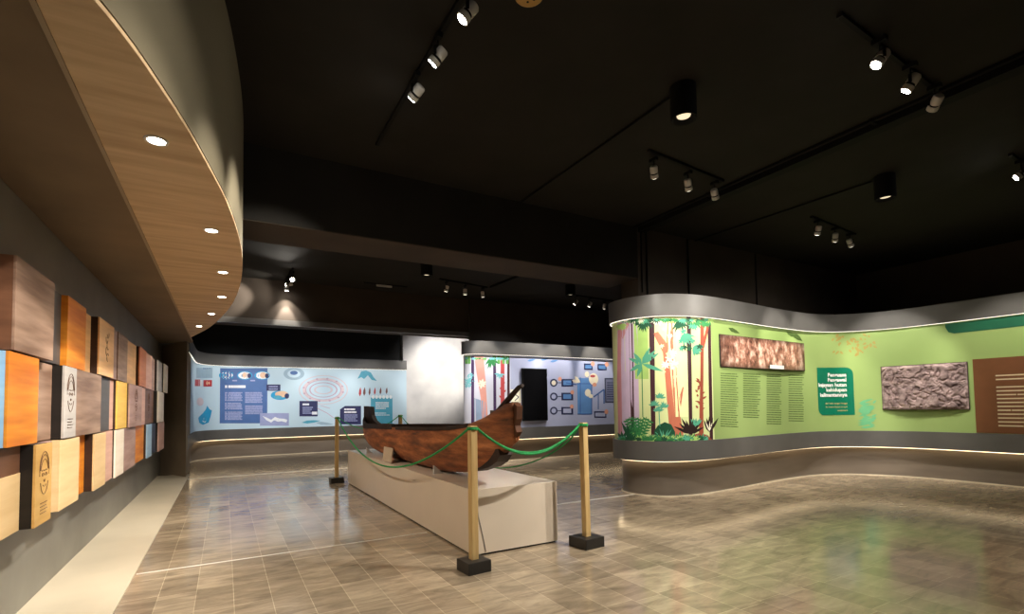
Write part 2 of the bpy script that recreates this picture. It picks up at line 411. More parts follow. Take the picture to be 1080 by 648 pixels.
for k in range(46):
    u_ = random.uniform(655,749); A.fern((u_, 336.5), random.uniform(3,7), random.choice((g1,g2,g3,g4,wh)), 20, 160, 6, .8)
for k in range(40):
    u_ = random.uniform(656,748); A.fern((u_, 465), random.uniform(4,9), random.choice((g1,g2,g3,g4)), -150, -30, 6, .9)
for k in range(10):
    A.fern((random.uniform(697,716), random.uniform(345,400)), 3.2, random.choice((wh,pyel)), 0, 330, 6, .7)
for k in range(12):
    A.fern((random.uniform(716,738), random.uniform(340,372)), 4.2, random.choice((g3,g2)), 0, 330, 6, .8)
A.build('forest_mural', tg)
# --- lime panel
B = Art(green)
m_txt = pm('text_olive', (70,92,44)); m_leafb = pm('leaf_tan', (166,146,80)); m_leaft = pm('leaf_mint', (104,176,128))
B.text(759.8, 778.4, 394, 449.5, 24, m_txt, .34, .12, dv=1.0)
B.text(783.7, 802, 394.5, 440, 20, m_txt, .34, .2, dv=.8)
B.text(808.5, 824, 395, 447, 23, m_txt, .34, .15, dv=.5)
B.text(831.6, 847.6, 396, 444, 21, m_txt, .34, .12, dv=.3)
for u, v in ((888,355),(897,357),(905,362),(912,365),(918,362),(906,372),(921,360),(902,366),(884,352)): B.leaf((u,v), (u+random.uniform(-7,7), v+random.uniform(3,6)), 1.6, m_leafb)
for i in range(12):
    v = 425+i*2.4; B.leaf((903+random.uniform(0,6), v), (918+random.uniform(0,8), v-4+random.uniform(-2,3)), 1.3, m_leaft)
for k in range(26):
    u_, v_ = 879+random.uniform(0,44), 352+random.uniform(0,20); B.leaf((u_, v_), (u_+random.uniform(-5,5), v_+random.uniform(1.5,4)), 1.1, m_leafb)
for k in range(16):
    u_, v_ = 903+random.uniform(0,18), 424+random.uniform(0,26); B.leaf((u_, v_), (u_+random.uniform(3,8), v_-random.uniform(-1,4)), 1, m_leaft)
B.leaf((768,346),(780,352), 2, m_txt); B.leaf((836,352),(846,360), 2.5, m_txt); B.leaf((838,355),(829,350), 2, m_txt)
B.build('printed_text', tg)
def rounded(path, u0, v0, u1, v1, rad, corners, n=6):
    a = path.hit(u0, (v0+v1)/2)[0]; b = path.hit(u1, (v0+v1)/2)[0]
    zt = path.hit((u0+u1)/2, v0)[1]; zb = path.hit((u0+u1)/2, v1)[1]; P = []
    for k, (cx, cz, sx, sz) in enumerate(((a, zt, 1, -1), (b, zt, -1, -1), (b, zb, -1, 1), (a, zb, 1, 1))):
        if k not in corners: P.append((cx, cz)); continue
        st = {0: 180, 1: 90, 2: 0, 3: -90}[k]
        for i in range(n+1):
            t = math.radians(st-90*i/n); P.append((cx+sx*rad+rad*math.cos(t), cz+sz*rad+rad*math.sin(t)))
    return P, (a, b, zb, zt)
def wall_text(body, s_anchor, z, h, path, m, parent, align='RIGHT', name='lettering', off=.006, bold=.006):
    cu = bpy.data.curves.new('t', 'FONT'); cu.body = body; cu.size = h; cu.align_x = align; cu.extrude = .0008; cu.offset = bold*h; cu.resolution_u = 2
    o = bpy.data.objects.new('t', cu); C.objects.link(o); bpy.context.view_layer.update()
    me = bpy.data.meshes.new_from_object(o); bpy.data.objects.remove(o); me.name = name
    base = worldloc(parent)
    for v in me.vertices:
        q = path.pt(s_anchor+v.co.x, z+v.co.y, off+v.co.z); v.co = q-base
    me.materials.clear(); me.materials.append(m)
    r = bpy.data.objects.new(name, me); C.objects.link(r); r.parent = parent
    return r
# green sign
S = Art(green); P_, (a, b, zb_, zt_) = rounded(green, 862.2, 388, 900.5, 438, .13, (1, 3))
m_signg = pm('sign_green', (0,112,84)); m_wt = pm('white', (238,240,236)); m_gold = pm('pale_gold', (190,180,120))
S.poly(P_, m_signg, lift=.004)
S.build('green_title_panel', tg)
n_title = len(tg.children)
hh = zt_-zb_
for i, w in enumerate(('Penguasa', 'Pengawal', 'kejayaan hutan', 'kehidupan', 'kalimantannya')):
    wall_text(w, b-.12, zt_-hh*(.19+.105*i), .098, green, m_wt, tg, off=.0075, bold=.03)
for i, w in enumerate(('dari hulu sungai hingga', 'ke muara hutan tropis', 'nusantara')):
    wall_text(w, b-.12, zt_-hh*(.77+.075*i), .048, green, m_gold, tg, off=.0075)
# dark green header and brown text panel
S = Art(green); a = green.hit(997, 345)[0]; zb_ = green.hit(1005, 352)[1]; e = green.s[-1]
S.poly([(a, ZT-.02), (e, ZT-.02), (e, zb_), (a+.12, zb_), (a+.04, zb_+.03), (a, zb_+.12)], pm('header_green', (26,92,66)), lift=.004)
S.build('header_panel', tg)
S = Art(green); a = green.hit(1028, 420)[0]; zt_ = green.hit(1030, 379)[1]
S.poly([(a, zt_), (a+2.6, zt_), (a+2.6, ZP+.005), (a, ZP+.005)], pm('brown', (112,70,42)), lift=.004); S.build('brown_text_panel', tg)
S = Art(green); mt = pm('text_sand', (214,196,160)); zz = zt_-.28
for i in range(14):
    if i == 2: continue
    z = zz-i*.062; x = a+.28; L = a+.28+(1.4 if i != 1 else .5)
    while x < L:
        w = random.uniform(.15, .5); S.poly([(x, z), (min(L, x+w), z), (min(L, x+w), z-.02), (x, z-.02)], mt, lift=.006); x += w+.012
S.build('printed_text', tg)

# --- mid wall art
A = Art(mid)
aq = pm('aqua', (120,196,206)); sal2 = pm('salmon_light', (224,160,148)); vio = pm('violet', (74,50,92)); grn = pm('leaf', (110,170,90)); redp = pm('brick_red', (190,76,78))
A.px([(484.5,376),(489,375),(489,448),(484.5,446)], aq)
A.px([(497,376),(500,376),(500,449),(497,449)], vio)
A.px([(484.5,428),(500,426),(500,449),(484.5,448)], aq); A.px([(500,420),(512,424),(512,449),(500,449)], pm('steel', (150,170,200)))
A.px([(500,376),(510,376),(512,400),(515,449),(509,449),(507,420),(503,396)], sal2)
A.px([(520,376),(523,376),(523.5,440),(520.5,440)], vio); A.px([(528,376),(532,376),(532,432),(528,432)], redp)
A.px([(535,376),(537.5,376),(537.5,440),(535,440)], dk); A.px([(488,376),(489.5,376),(489.5,449),(488,449)], vio)
for u in (492,495,521,526,531,535): A.px([(u-1.6,375.5),(u+1.6,375.5),(u+1.4,384),(u-1.4,384)], grn)
A.fern((518,378), 12, g1, 40, 130, 6, 1.3); A.fern((493,402), 9, aq, 0, 330, 8, 1.2); A.fern((508,405), 6, wh, 0, 330, 8, 1.2); A.fern((527,395), 6, aq, 0, 180, 5, 1)
for k in range(14): A.fern((random.uniform(487,535), 377.5), random.uniform(2,4), random.choice((g1,aq,grn)), 20, 160, 5, .6)
for k in range(10): A.fern((random.uniform(486,500), random.uniform(395,412)), 3, random.choice((aq,wh)), 0, 330, 5, .6)
for k in range(8): A.leaf((530+random.uniform(-3,3), 405+k*3), (530+random.uniform(-4,5), 402+k*3), .8, redp)
A.build('forest_mural', tm)
D = Art(mid)
nv = pm('dark_navy', (40,46,84)); bl = pm('mid_blue', (96,140,196)); bl2 = pm('blue_line', (60,96,160)); org = pm('peach', (226,160,134)); crm = pm('ivory', (244,232,206))
D.rect(538.5, 411, 549.6, 426, wh); D.line([(543,416),(547,419),(543,423)], .9, nv)
for u, v in ((556,381),(570,380),(580,382)): D.leaf((u,v), (u+9,v-2), 1.2, bl)
for v in (404, 418.5, 433.5):
    D.ell(584, v, 4, 4.2, nv); D.ell(584, v, 2.4, 2.6, m_lav if v != 404 else crm)
    D.rect(592, v-4, 604.5, v+4, nv); D.rect(594, v-2.4, 602.5, v+2.4, (bl if v < 425 else m_lav))
    D.line([(588,v),(592,v)], .8, nv)
for u, v, w in ((620.5,387,4.6),(635,387.5,4.8),(633,437.5,6.5)):
    D.rect(u-w, v-3.4, u+w, v+3.4, nv); D.rect(u-w+1.2, v-2, u+w-1.2, v+2, (bl if v < 400 else m_lav)); D.ell(u+w, v-3, 2, 2.6, org)
for u, v in ((590.5,400),(603.5,414),(603,429)): D.ell(u, v, 2, 2.2, org)
D.rect(608.5, 399, 624, 437, bl)
D.line([(609,437),(624,437),(624,399)], 1, bl2); D.line([(612,398),(612,437)], .8, bl2); D.line([(608,405),(626,405)], .8, bl2)
D.line([(626,419),(637,411),(637,426)], 1.4, bl2); D.line([(631,416),(631,432)], 1, bl2); D.line([(597,404),(608,406)], 1, bl2)
D.ell(626, 400, 5, 6.2, crm); D.ell(625, 397, 2.8, 1.4, pm('rose', (190,90,90))); D.ell(619, 395, 2.4, 3, crm); D.ell(620, 414.5, 3.2, 4, crm); D.ell(623, 418, 2.4, 2.2, crm)
D.leaf((606,397),(612,404), 1.6, crm); D.leaf((603,401),(611,404), 1.6, crm); D.ell(627,406,2.2,2.2,org)
D.rect(637.5, 399, 652, 425, pm('slate_line', (58,62,86))); D.rect(638.8, 400.4, 652, 423.6, pm('slate', (120,124,150)))
D.text(640, 651, 404, 421, 8, nv, .4, .1)
D.rect(647.8, 430, 652, 439, nv)
D.build('printed_diagram', tm)

# --- blue wall art
A = Art(blue)
pb = pm('panel_blue', (72,104,160)); pl = pm('panel_lilac', (150,158,200)); pw = pm('soft_white', (226,230,236)); pn = pm('ink', (44,48,92)); rd = pm('crimson', (176,60,66)); tq = pm('turquoise', (40,150,200)); gy = pm('grey_blue', (150,176,196)); skin = pm('skin_tan', (226,190,160)); pk = pm('pink_grey', (206,190,200)); cyn = pm('cyan', (80,160,188))
A.rect(232.2, 388.5, 281.8, 446.8, pb)
for u in (239, 258, 276.5):
    A.ell(u, 396.2, 8.2, 4.6, tq); A.ell(u+.2, 396.2, 7, 3.8, pw); A.ell(u+1, 396, 3.6, 3, skin); A.ell(u+5, 396.6, 2, 2.6, pn if u > 250 else tq)
A.rect(237, 406.6, 259, 409.4, pw); A.rect(245,401,250,402.4,pl); A.rect(264,401,269,402.4,pl)
for u0, u1, v0, v1, n in ((237,255.6,414.5,422.5,6),(237,255.6,425.5,431.5,5),(237,255.6,435,442.5,6),(258.5,277,414.5,424.5,7),(258.5,277,428.5,436.5,6)): A.text(u0, u1, v0, v1, n, pl, .75, .1)
A.rect(281, 405.8, 295.7, 412.4, pn); A.text(283.5,293,408,410.6,2,pl,.5)
A.ell(295.3, 417.2, 9.8, 4.9, tq); A.ell(297,416,7,3.4,skin); A.ell(302.5,418,2.4,2.8,pn); A.ell(293,419.2,4.4,2,cyn)
A.rect(274.2, 436, 304.7, 449.3, pl)
A.px([(277,439),(282,441),(286,443),(290,440),(294,441.5),(300,442),(303,443),(302,446),(297,444.5),(293,445),(289,443.5),(286,446),(281,443.5)], pw)
A.rect(205.5, 400.5, 211, 407.5, rd); A.rect(209.5,401,213.5,407.5,pw); A.rect(214.5, 401, 223.5, 407.8, rd); A.ell(219,404.2,2.4,2.2,skin)
A.rect(207, 388, 224, 399, gy); A.line([(208,388),(208,399)],.8,pb); A.line([(214,389),(222,388.6)],.8,pb)
A.px([(209,441),(214,436),(217,432),(218.5,428),(221,432),(223.5,433),(222.5,438),(220,446),(214,448.5),(210,446)], tq); A.ell(215.5,443.5,2.2,2.6,pw); A.ell(211,424,3.6,4.4,pk)
A.ring(310, 394.5, 11, 6.6, 4.2, gy); A.ell(310, 393.5, 4, 2.2, pb)
for ru, rv, w, m in ((26,15.5,1.2,pk),(22,12.5,4,pk),(15,8,1.4,pm('mauve',(186,160,182))),(10,4.6,2,pk),(19,10.6,.8,MATS['print_mauve'])): A.ring(341, 411.5, ru, rv, w, m)
for i in range(12):
    t = i*2*PI/12+.2; A.ell(341+21*math.cos(t), 411.5+12*math.sin(t), 1.3, .9, MATS['print_mauve'])
A.rect(315.8, 423.2, 335, 439.4, pn); A.rect(319,425.8,326,427.8,pw,lift=.006); A.text(319,330,430,436,4,pl,.5); A.rect(329,434.5,334.5,437.5,pw,lift=.006)
A.px([(358.6,432),(364,428.4),(380.8,428.4),(380.8,447.9),(358.6,447.9)], pn); A.text(363,376,432,435,2,pw,.6); A.text(363,377,438,444,4,pl,.5)
A.rect(391, 419.5, 414, 447, cyn); A.text(396,410,425,431,4,pw,.5); A.text(395,411,436,438,2,pw,.4)
for i in range(6): A.ell(393.5+i*3.7, 419, 1.5, 1.9, pw)
for i, u in enumerate((379.5,384,389.5,395,401,407.5)): A.leaf((u,418.5-i*.5),(u+.6,408.5), 1+.3*(i<2), rd if i in (0,3) else pm('umber',(110,70,70)))
A.px([(377,400),(381,392),(386,391),(391,393),(394,398),(397.5,402),(392,401),(388,396),(384,400),(381,398)], cyn)
A.leaf((333,446),(352,448),1.6,gy); A.leaf((318,446),(338,444),1.6,cyn); A.line([(335,431),(345,436),(352,441)],.7,MATS['print_mauve']); A.line([(338,428),(348,431)],.6,MATS['print_mauve'])
A.build('printed_graphics', tb)

# ------------------------------------------------------------ pictures hung on the display walls
def hung_panel(name, label, cat, path, u0, v0, u1, v1, thick, m_frame):
    a = path.hit(u0, (v0+v1)/2)[0]; b = path.hit(u1, (v0+v1)/2)[0]; zt = path.hit((u0+u1)/2, v0)[1]; zb = path.hit((u0+u1)/2, v1)[1]
    pa = path.pt(a, zb, 0); pb_ = path.pt(b, zb, 0); d = (pb_-pa); L = d.length; d.normalize(); n = Vector((d.y, -d.x, 0))*path.side
    off = max(0, max(((path.pt(a+(b-a)*k/10, zb, 0)-pa).dot(n)) for k in range(11)))+.004
    M = Matrix(((d.x, n.x, 0, pa.x+n.x*off), (d.y, n.y, 0, pa.y+n.y*off), (0, 0, 1, zb), (0, 0, 0, 1)))
    t = bpy.data.objects.new(name, None); C.objects.link(t); t.matrix_world = M; tag(t, label, cat)
    return t, L, zt-zb
def photo_mat():
    m = bpy.data.materials.new('sepia_photo_print'); m.use_nodes = True; N = m.node_tree.nodes; L = m.node_tree.links; b = N['Principled BSDF']; b.inputs['Roughness'].default_value = .35
    tc = N.new('ShaderNodeTexCoord'); mp = N.new('ShaderNodeMapping'); mp.inputs['Scale'].default_value = (3.4, 1, 2.2)
    nz = N.new('ShaderNodeTexNoise'); nz.inputs['Scale'].default_value = 2.2; nz.inputs['Detail'].default_value = 9; nz.inputs['Roughness'].default_value = .7
    rp = N.new('ShaderNodeValToRGB'); e = rp.color_ramp.elements; e[0].position = .36; e[0].color = lin((70,40,34)); e[1].position = .62; e[1].color = lin((250,214,196)); k = e.new(.5); k.color = lin((178,124,104))
    L.new(tc.outputs['Object'], mp.inputs[0]); L.new(mp.outputs[0], nz.inputs[0]); L.new(nz.outputs[0], rp.inputs[0])
    sx = N.new('ShaderNodeSeparateXYZ'); L.new(tc.outputs['Generated'], sx.inputs[0])
    def edge_(out):     # fades to dark at both ends of the print, like the cave photo
        a = N.new('ShaderNodeMath'); a.operation = 'SUBTRACT'; a.inputs[1].default_value = .5; L.new(out, a.inputs[0])
        c = N.new('ShaderNodeMath'); c.operation = 'ABSOLUTE'; L.new(a.outputs[0], c.inputs[0])
        r = N.new('ShaderNodeMapRange'); r.inputs[1].default_value = .3; r.inputs[2].default_value = .52; r.inputs[3].default_value = 1; r.inputs[4].default_value = .25; L.new(c.outputs[0], r.inputs[0]); return r.outputs[0]
    mu = N.new('ShaderNodeMath'); mu.operation = 'MULTIPLY'; L.new(edge_(sx.outputs['X']), mu.inputs[0]); L.new(edge_(sx.outputs['Z']), mu.inputs[1])
    mx = N.new('ShaderNodeMix'); mx.data_type = 'RGBA'; mx.inputs[6].default_value = lin((38,22,18)); L.new(mu.outputs[0], mx.inputs[0]); L.new(rp.outputs[0], mx.inputs[7]); L.new(mx.outputs[2], b.inputs['Base Color'])
    return m
t, L_, H_ = hung_panel('photo_print', 'wide sepia cave photograph above the four text columns on the green wall', 'photograph', green, 758.5, 358, 847, 389.5, .03, None)
obj('mounting_board', bx(0, L_, 0, .02, 0, H_), m_black, t, world=False)
obj('photo', bx(.004, L_-.004, .02, .024, .004, H_-.004), photo_mat(), t, world=False)
bm = BM(); w0 = L_*.54; prism(bm, [(w0, .0245), (w0+L_*.17, .0245), (w0+L_*.17, .03), (w0, .03)], .01, .075)
obj('caption_label', bm, m_wt, t, world=False)
# carved relief: displaced grid
t, L_, H_ = hung_panel('carved_relief', 'grey brown carved relief board of tangled figures on the curved green wall', 'relief', green, 930, 384.5, 1022, 432.3, .06, None)
obj('backing_board', bx(0, L_, 0, .018, 0, H_, bev=.004), mat('relief_edge', (70,56,54), .7, .3), t, world=False)
from mathutils import noise
bm = BM(); nx, nz_ = 200, 110; G = []
for j in range(nz_+1):
    row = []
    for i in range(nx+1):
        x = L_*i/nx; z = H_*j/nz_
        ed = min(i, nx-i, j, nz_-j)/5; ed = min(1, ed)
        p = Vector((x*7, z*7, 3.1)); w = noise.noise_vector(p*.7)*.7
        h = abs(noise.noise(p*1.5+w))*1.6; h2 = abs(noise.noise(p*3.4+w*1.5))
        y = .018+ed*.04*min(1, .15+.7*h+.5*h2+(.3 if h > .42 else 0))*(1 if ed >= 1 else .8)
        row.append(bm.verts.new((.01+x*(L_-.02)/L_, y, .01+z*(H_-.02)/H_)))
    G.append(row)
for j in range(nz_):
    for i in range(nx): bm.faces.new((G[j][i], G[j][i+1], G[j+1][i+1], G[j+1][i]))
vb = [bm.verts.new((x, .016, z)) for x, z in ((.01,.01),(L_-.01,.01),(L_-.01,H_-.01),(.01,H_-.01))]; bm.faces.new(vb)
obj('carving', bm, mat('carved_stone_wash', (84,66,66), .6, .4, scale=7, rgb2=(186,162,160), stretch=(1,1,1.6)), t, world=False)
# black screen
t, L_, H_ = hung_panel('wall_screen', 'tall black glossy screen on the lavender diagram wall beside the boat bow', 'screen', mid, 550, 389, 576.3, 444, .05, None)
obj('casing', bx(0, L_, 0, .05, 0, H_, bev=.006), m_blackmetal, t, world=False)
obj('screen_glass', bx(.02, L_-.02, .05, .054, .02, H_-.02), mat('black_glass', (14,14,16), .12, .6, var=.05), t, world=False)

# ------------------------------------------------------------ wooden boxes on the left wall
WD = lambda n, c, c2=None: mat('wood_'+n, c, .5, .4, stretch=(1,.35,4.5), scale=2.4, rgb2=c2 or tuple(min(255, int(k*1.18)) for k in c), detail=8, contrast=(.35,.65))
W = dict(walnut=WD('greyed_walnut',(120,92,76),(178,148,128)), slate=WD('slate',(72,70,70)), orange=WD('orange',(206,112,26),(240,158,50)), light=WD('light_oak',(214,170,120)), cream=WD('cream_maple',(222,188,136),(238,208,160)),
  dark=WD('dark_brown',(44,28,20),(62,40,30)), black=WD('black',(20,17,15),(34,28,26)), mauve=WD('mauve',(150,118,110),(184,152,142)), brown=WD('brown',(98,66,48),(128,88,64)), blue=WD('pale_blue',(150,190,222),(176,208,234)),
  grey=WD('pale_grey',(176,170,166),(200,194,190)), yellow=WD('mustard',(214,170,70),(230,192,96)), gold=WD('golden',(196,152,84),(216,176,108)), white=WD('white',(228,214,196),(240,230,216)), pink=WD('pinkish',(196,150,134),(216,176,160)), navy=WD('navy',(34,44,66)), tan=WD('red_brown',(176,104,66),(204,132,88)))
CN = dict(walnut='grey walnut', slate='slate grey', orange='orange', light='light oak', cream='cream maple', dark='dark brown', mauve='mauve brown', grey='pale grey', yellow='mustard yellow', gold='golden wood', white='off-white', pink='pinkish wood', navy='navy', tan='red-brown', blue='pale blue', brown='brown', black='black')
ROWS = [(1.765, 2.31), (1.21, 1.755), (.68, 1.2)]
# (photo column where the front starts, depth of the front plane, body wood, front wood, drawing)
R1 = [(None,-1.115,'brown','brown',0,2.9), (14,-1.045,'brown','walnut',0), (55.5,-1.10,'slate','slate',0), (70,-1.06,'orange','orange',0), (89.5,-1.105,'light','light',0), (104,-1.04,'dark','light',2), (119.5,-1.06,'mauve','mauve',0), (124,-1.05,'mauve','walnut',0), (134,-1.07,'light','light',0), (147,-1.03,'dark','tan',0), (154,-1.05,'pink','pink',0), (160,-1.07,'mauve','mauve',0), (166,-1.03,'black','grey',0), (173,-1.0,'black','white',0)]
R2 = [(None,-1.115,'blue','blue',0,2.9), (8.5,-1.055,'blue','orange',0), (41,-1.11,'walnut','walnut',0), (68,-1.04,'black','grey',1), (81,-1.045,'mauve','walnut',0), (107,-1.075,'slate','slate',0), (116,-1.085,'mauve','pink',0), (124,-1.05,'dark','yellow',0), (137,-1.025,'dark','mauve',1), (150,-1.05,'light','pink',0), (153.5,-1.075,'dark','brown',1), (167,-1.01,'black','white',0)]
R3 = [(None,-1.12,'slate','slate',0,2.9), (3,-1.10,'slate','cream',3), (40,-1.03,'black','gold',1), (57,-1.095,'mauve','mauve',0), (65,-1.05,'cream','cream',0), (85.5,-1.11,'orange','orange',0), (101,-1.04,'dark','cream',0), (113,-1.065,'pink','pink',0), (123,-1.04,'dark','white',0), (132,-1.055,'mauve','mauve',0), (144,-1.08,'orange','orange',0), (156,-1.04,'dark','blue',0), (161,-1.07,'navy','navy',0), (168,-1.03,'black','pink',0)]
m_ink = mat('burnt_ink', (104,72,52), .7, .3)
def portrait(parent, y0, y1, z0, z1, xf, kind, m):
    bm = BM(); cy = (y0+y1)/2; h = z1-z0; w = (y1-y0)
    cz = z0+h*(.6 if kind == 1 else .62); r = min(w*.34, h*.16); th = .0018
    def arc(cx_, cz_, rx, rz, a0, a1, n=14): tube(bm, [(xf+.003, cx_+rx*math.cos(math.radians(a0+(a1-a0)*i/n)), cz_+rz*math.sin(math.radians(a0+(a1-a0)*i/n))) for i in range(n+1)], th, 5)
    if kind == 1:
        arc(cy, cz, r, r*1.45, 200, 340); arc(cy, cz, r, r*1.3, 20, 160); arc(cy, cz+r*.25, r*1.12, r*1.4, 10, 170); arc(cy, cz+r*.3, r*1.2, r*1.6, -10, 190)
        arc(cy-r*.4, cz+r*.1, r*.22, r*.12, 0, 360, 8); arc(cy+r*.4, cz+r*.1, r*.22, r*.12, 0, 360, 8)
        arc(cy-r*.4, cz+r*.35, r*.3, r*.12, 20, 160, 6); arc(cy+r*.4, cz+r*.35, r*.3, r*.12, 20, 160, 6)
        arc(cy, cz-r*.7, r*.35, r*.15, 180, 360, 6); arc(cy, cz-r*.2, r*.15, r*.3, 200, 340, 6)
        for i in range(4): tube(bm, [(xf+.003, cy-r*.9, cz-r*2.1-i*.022), (xf+.003, cy+r*(.9-.3*(i%2)), cz-r*2.1-i*.022)], .002, 4)
    else:
        for i in range(5): arc(cy+(-1)**i*r*.3, z0+h*(.35+.11*i), r*.5, r*.5, 30+40*i, 260+30*i, 9)
    obj('portrait_drawing', bm, m, parent, world=False)
where = ['top row', 'middle row', 'bottom row']
k_ = 0
USED = {}
for ri, (row, (z0, z1)) in enumerate(zip((R1, R2, R3), ROWS)):
    ys = []
    for i, r in enumerate(row):
        if r[0] is None: ys.append(r[5]); continue
        xe = max(r[1], row[i-1][1]); ys.append(atx(r[0], 400, xe).y)
    last = row[-1]; ys.append(atx({0:177,1:173.3,2:174}[ri], 400, last[1]).y)
    if ri == 2: ys[-1] = min(ys[-1], 13.3)
    for i, r in enumerate(row):
        y0, y1 = ys[i]+.002, ys[i+1]-.002; xf = r[1]; yc = (y0+y1)/2
        body, front, kind = r[2], r[3], r[4]
        nxt = CN[row[i+1][3]] if i+1 < len(row) else 'the taupe pier'; prv = CN[row[i-1][3]] if i else 'the frame edge'
        extra = {0:'', 1:' with line portrait', 2:' with ink sketch', 3:' under brown band'}[kind]
        lab = '%s wall box%s, %s, between %s and %s' % (CN[front], extra, where[ri], prv, nxt)
        if i == 0: lab = '%s wall box at the left photo edge, %s' % (CN[front], where[ri])
        elif i == len(row)-1: lab = '%s wall box closing the %s beside the taupe pier' % (CN[front], where[ri])
        assert lab not in USED, lab
        USED[lab] = 1
        t = thing('wooden_box', lab, 'box', (X0, y0, z0), 'wooden boxes on the left wall')
        d = xf-X0; w = y1-y0; h = z1-z0
        obj('box_body', bx(.001, d-.014, 0, w, 0, h), W[body], t, world=False)
        if kind == 3:
            obj('upper_panel', bx(d-.014, d-.004, 0, w, h*.68, h), W['brown'], t, world=False)
            obj('front_panel', bx(d-.014, d, 0, w, 0, h*.68, bev=.002), W[front], t, world=False)
        else:
            obj('front_panel', bx(d-.014, d, 0, w, 0, h, bev=.002), W[front], t, world=False)
        if kind in (1, 2): portrait(t, 0, w, 0, h, d, kind, m_ink)

# ------------------------------------------------------------ pedestal, boat
PX0, PX1, PY0, PY1, PH = 2.02, 2.98, 4.33, 9.82, .62
t = thing('pedestal', 'long low white pedestal carrying the old wooden boat', 'pedestal', (2.5, 7.1, 0))
obj('base_recess', bx(PX0+.02, PX1-.02, PY0+.02, PY1-.02, 0, .02), m_black, t)
obj('body', bx(PX0, PX1, PY0, PY1, .018, PH, bev=.003), m_ped, t)
bm = BM(); tube(bm, [(PX0+.03, PY0-.003, PH-.02), (PX0+.06, PY0-.004, PH-.25), (PX0+.10, PY0-.004, PH-.42), (PX0+.135, PY0-.004, .03)], .004, 6)
obj('lifted_seam', bm, mat('seam_grey', (150,145,140), .6, .3), t)  # grey line along the curling board joint
st = [(9.88,.02,.97,1.08), (9.78,.06,.88,1.075), (9.5,.14,.76,1.075), (9.1,.21,.69,1.08), (8.5,.27,.65,1.095), (7.5,.31,.635,1.12), (6.5,.32,.635,1.14), (5.6,.30,.64,1.16), (5.1,.255,.69,1.18), (4.75,.19,.76,1.22), (4.5,.13,.85,1.29), (4.32,.085,.96,1.37), (4.2,.055,1.03,1.42), (4.1,.035,1.08,1.43)]
def interp(y, k):
    for a, b in zip(st, st[1:]):
        if b[0] <= y <= a[0]:
            t = (a[0]-y)/(a[0]-b[0]); return a[k]+(b[k]-a[k])*t
    return st[0][k] if y > st[0][0] else st[-1][k]
BX = 2.38
def hull_pt(y, t):          # t -1..1 around the section
    w = interp(y, 1); zk = interp(y, 2); zs = interp(y, 3); a = abs(t)
    x = w*(math.sin(a*PI/2)**.8); z = zk+(zs-zk)*(1-math.cos(a*PI/2))**.95
    return Vector((BX+math.copysign(x, t), y, z))
ys = sorted(set([9.88,9.83,9.78,9.7,9.6]+[9.5-.2*i for i in range(24)]+[4.75,4.65,4.55,4.45,4.4,4.35,4.3,4.25,4.2,4.15,4.1]), reverse=True)
boat = thing('wooden_boat', 'weathered reddish brown wooden boat with dark rim resting on the white pedestal', 'boat', (BX, 7, PH))
bm = BM(); NT = 20; G = [[bm.verts.new(hull_pt(y, -1+2*i/NT)) for i in range(NT+1)] for y in ys]
for a, b in zip(G, G[1:]):
    for i in range(NT): bm.faces.new((a[i], a[i+1], b[i+1], b[i]))
m_hull = bpy.data.materials.new('weathered_hull'); m_hull.use_nodes = True
N = m_hull.node_tree.nodes; L = m_hull.node_tree.links; b = N['Principled BSDF']; b.inputs['Roughness'].default_value = .6
tc = N.new('ShaderNodeTexCoord'); mp = N.new('ShaderNodeMapping'); mp.inputs['Scale'].default_value = (1, .55, 3.2); nz = N.new('ShaderNodeTexNoise'); nz.inputs['Scale'].default_value = 3; nz.inputs['Detail'].default_value = 10; nz.inputs['Roughness'].default_value = .65
rp = N.new('ShaderNodeValToRGB'); e = rp.color_ramp.elements; e[0].position = .32; e[0].color = lin((66,36,22)); e[1].position = .68; e[1].color = lin((206,132,82)); k = e.new(.5); k.color = lin((150,86,48))
bp = N.new('ShaderNodeBump'); bp.inputs['Strength'].default_value = .4; bp.inputs['Distance'].default_value = .02
L.new(tc.outputs['Object'], mp.inputs[0]); L.new(mp.outputs[0], nz.inputs[0]); L.new(nz.outputs[0], rp.inputs[0]); L.new(rp.outputs[0], b.inputs['Base Color']); L.new(nz.outputs[0], bp.inputs['Height']); L.new(bp.outputs[0], b.inputs['Normal'])
FLAT.add('hull'); h = obj('hull', bm, m_hull, boat, smooth=True)
sol = h.modifiers.new('shell', 'SOLIDIFY'); sol.thickness = .025; sol.offset = 0
m_char = mat('charred_wood', (34,24,20), .7, .4, scale=8, rgb2=(58,40,32))
for sg in (-1, 1):           # dark rim rail, broken near the stern on the visible side
    for ya, yb, top in (((9.84, 7.05, .05), (6.85, 4.75, .012)) if sg < 0 else ((9.84, 4.6, .03),)):
        bm = BM(); n = 24; rings = []
        for i in range(n+1):
            y = ya+(yb-ya)*i/n; p = hull_pt(y, sg); tt = (9.84-y)/(9.84-7.05); hgt = top+(.12*max(0, 1-tt*2.6)**2 if sg < 0 else 0)
            q = [Vector((p.x-.02*1, y, p.z-.03)), Vector((p.x+.02, y, p.z-.03)), Vector((p.x+.02, y, p.z+hgt)), Vector((p.x-.02, y, p.z+hgt))]
            rings.append([bm.verts.new(v) for v in q])
        for a, b_ in zip(rings, rings[1:]):
            for k in range(4): bm.faces.new((a[k], a[(k+1)%4], b_[(k+1)%4], b_[k]))
        bm.faces.new(rings[0]); bm.faces.new(rings[-1][::-1]); obj('rim_rail', bm, m_char, boat)
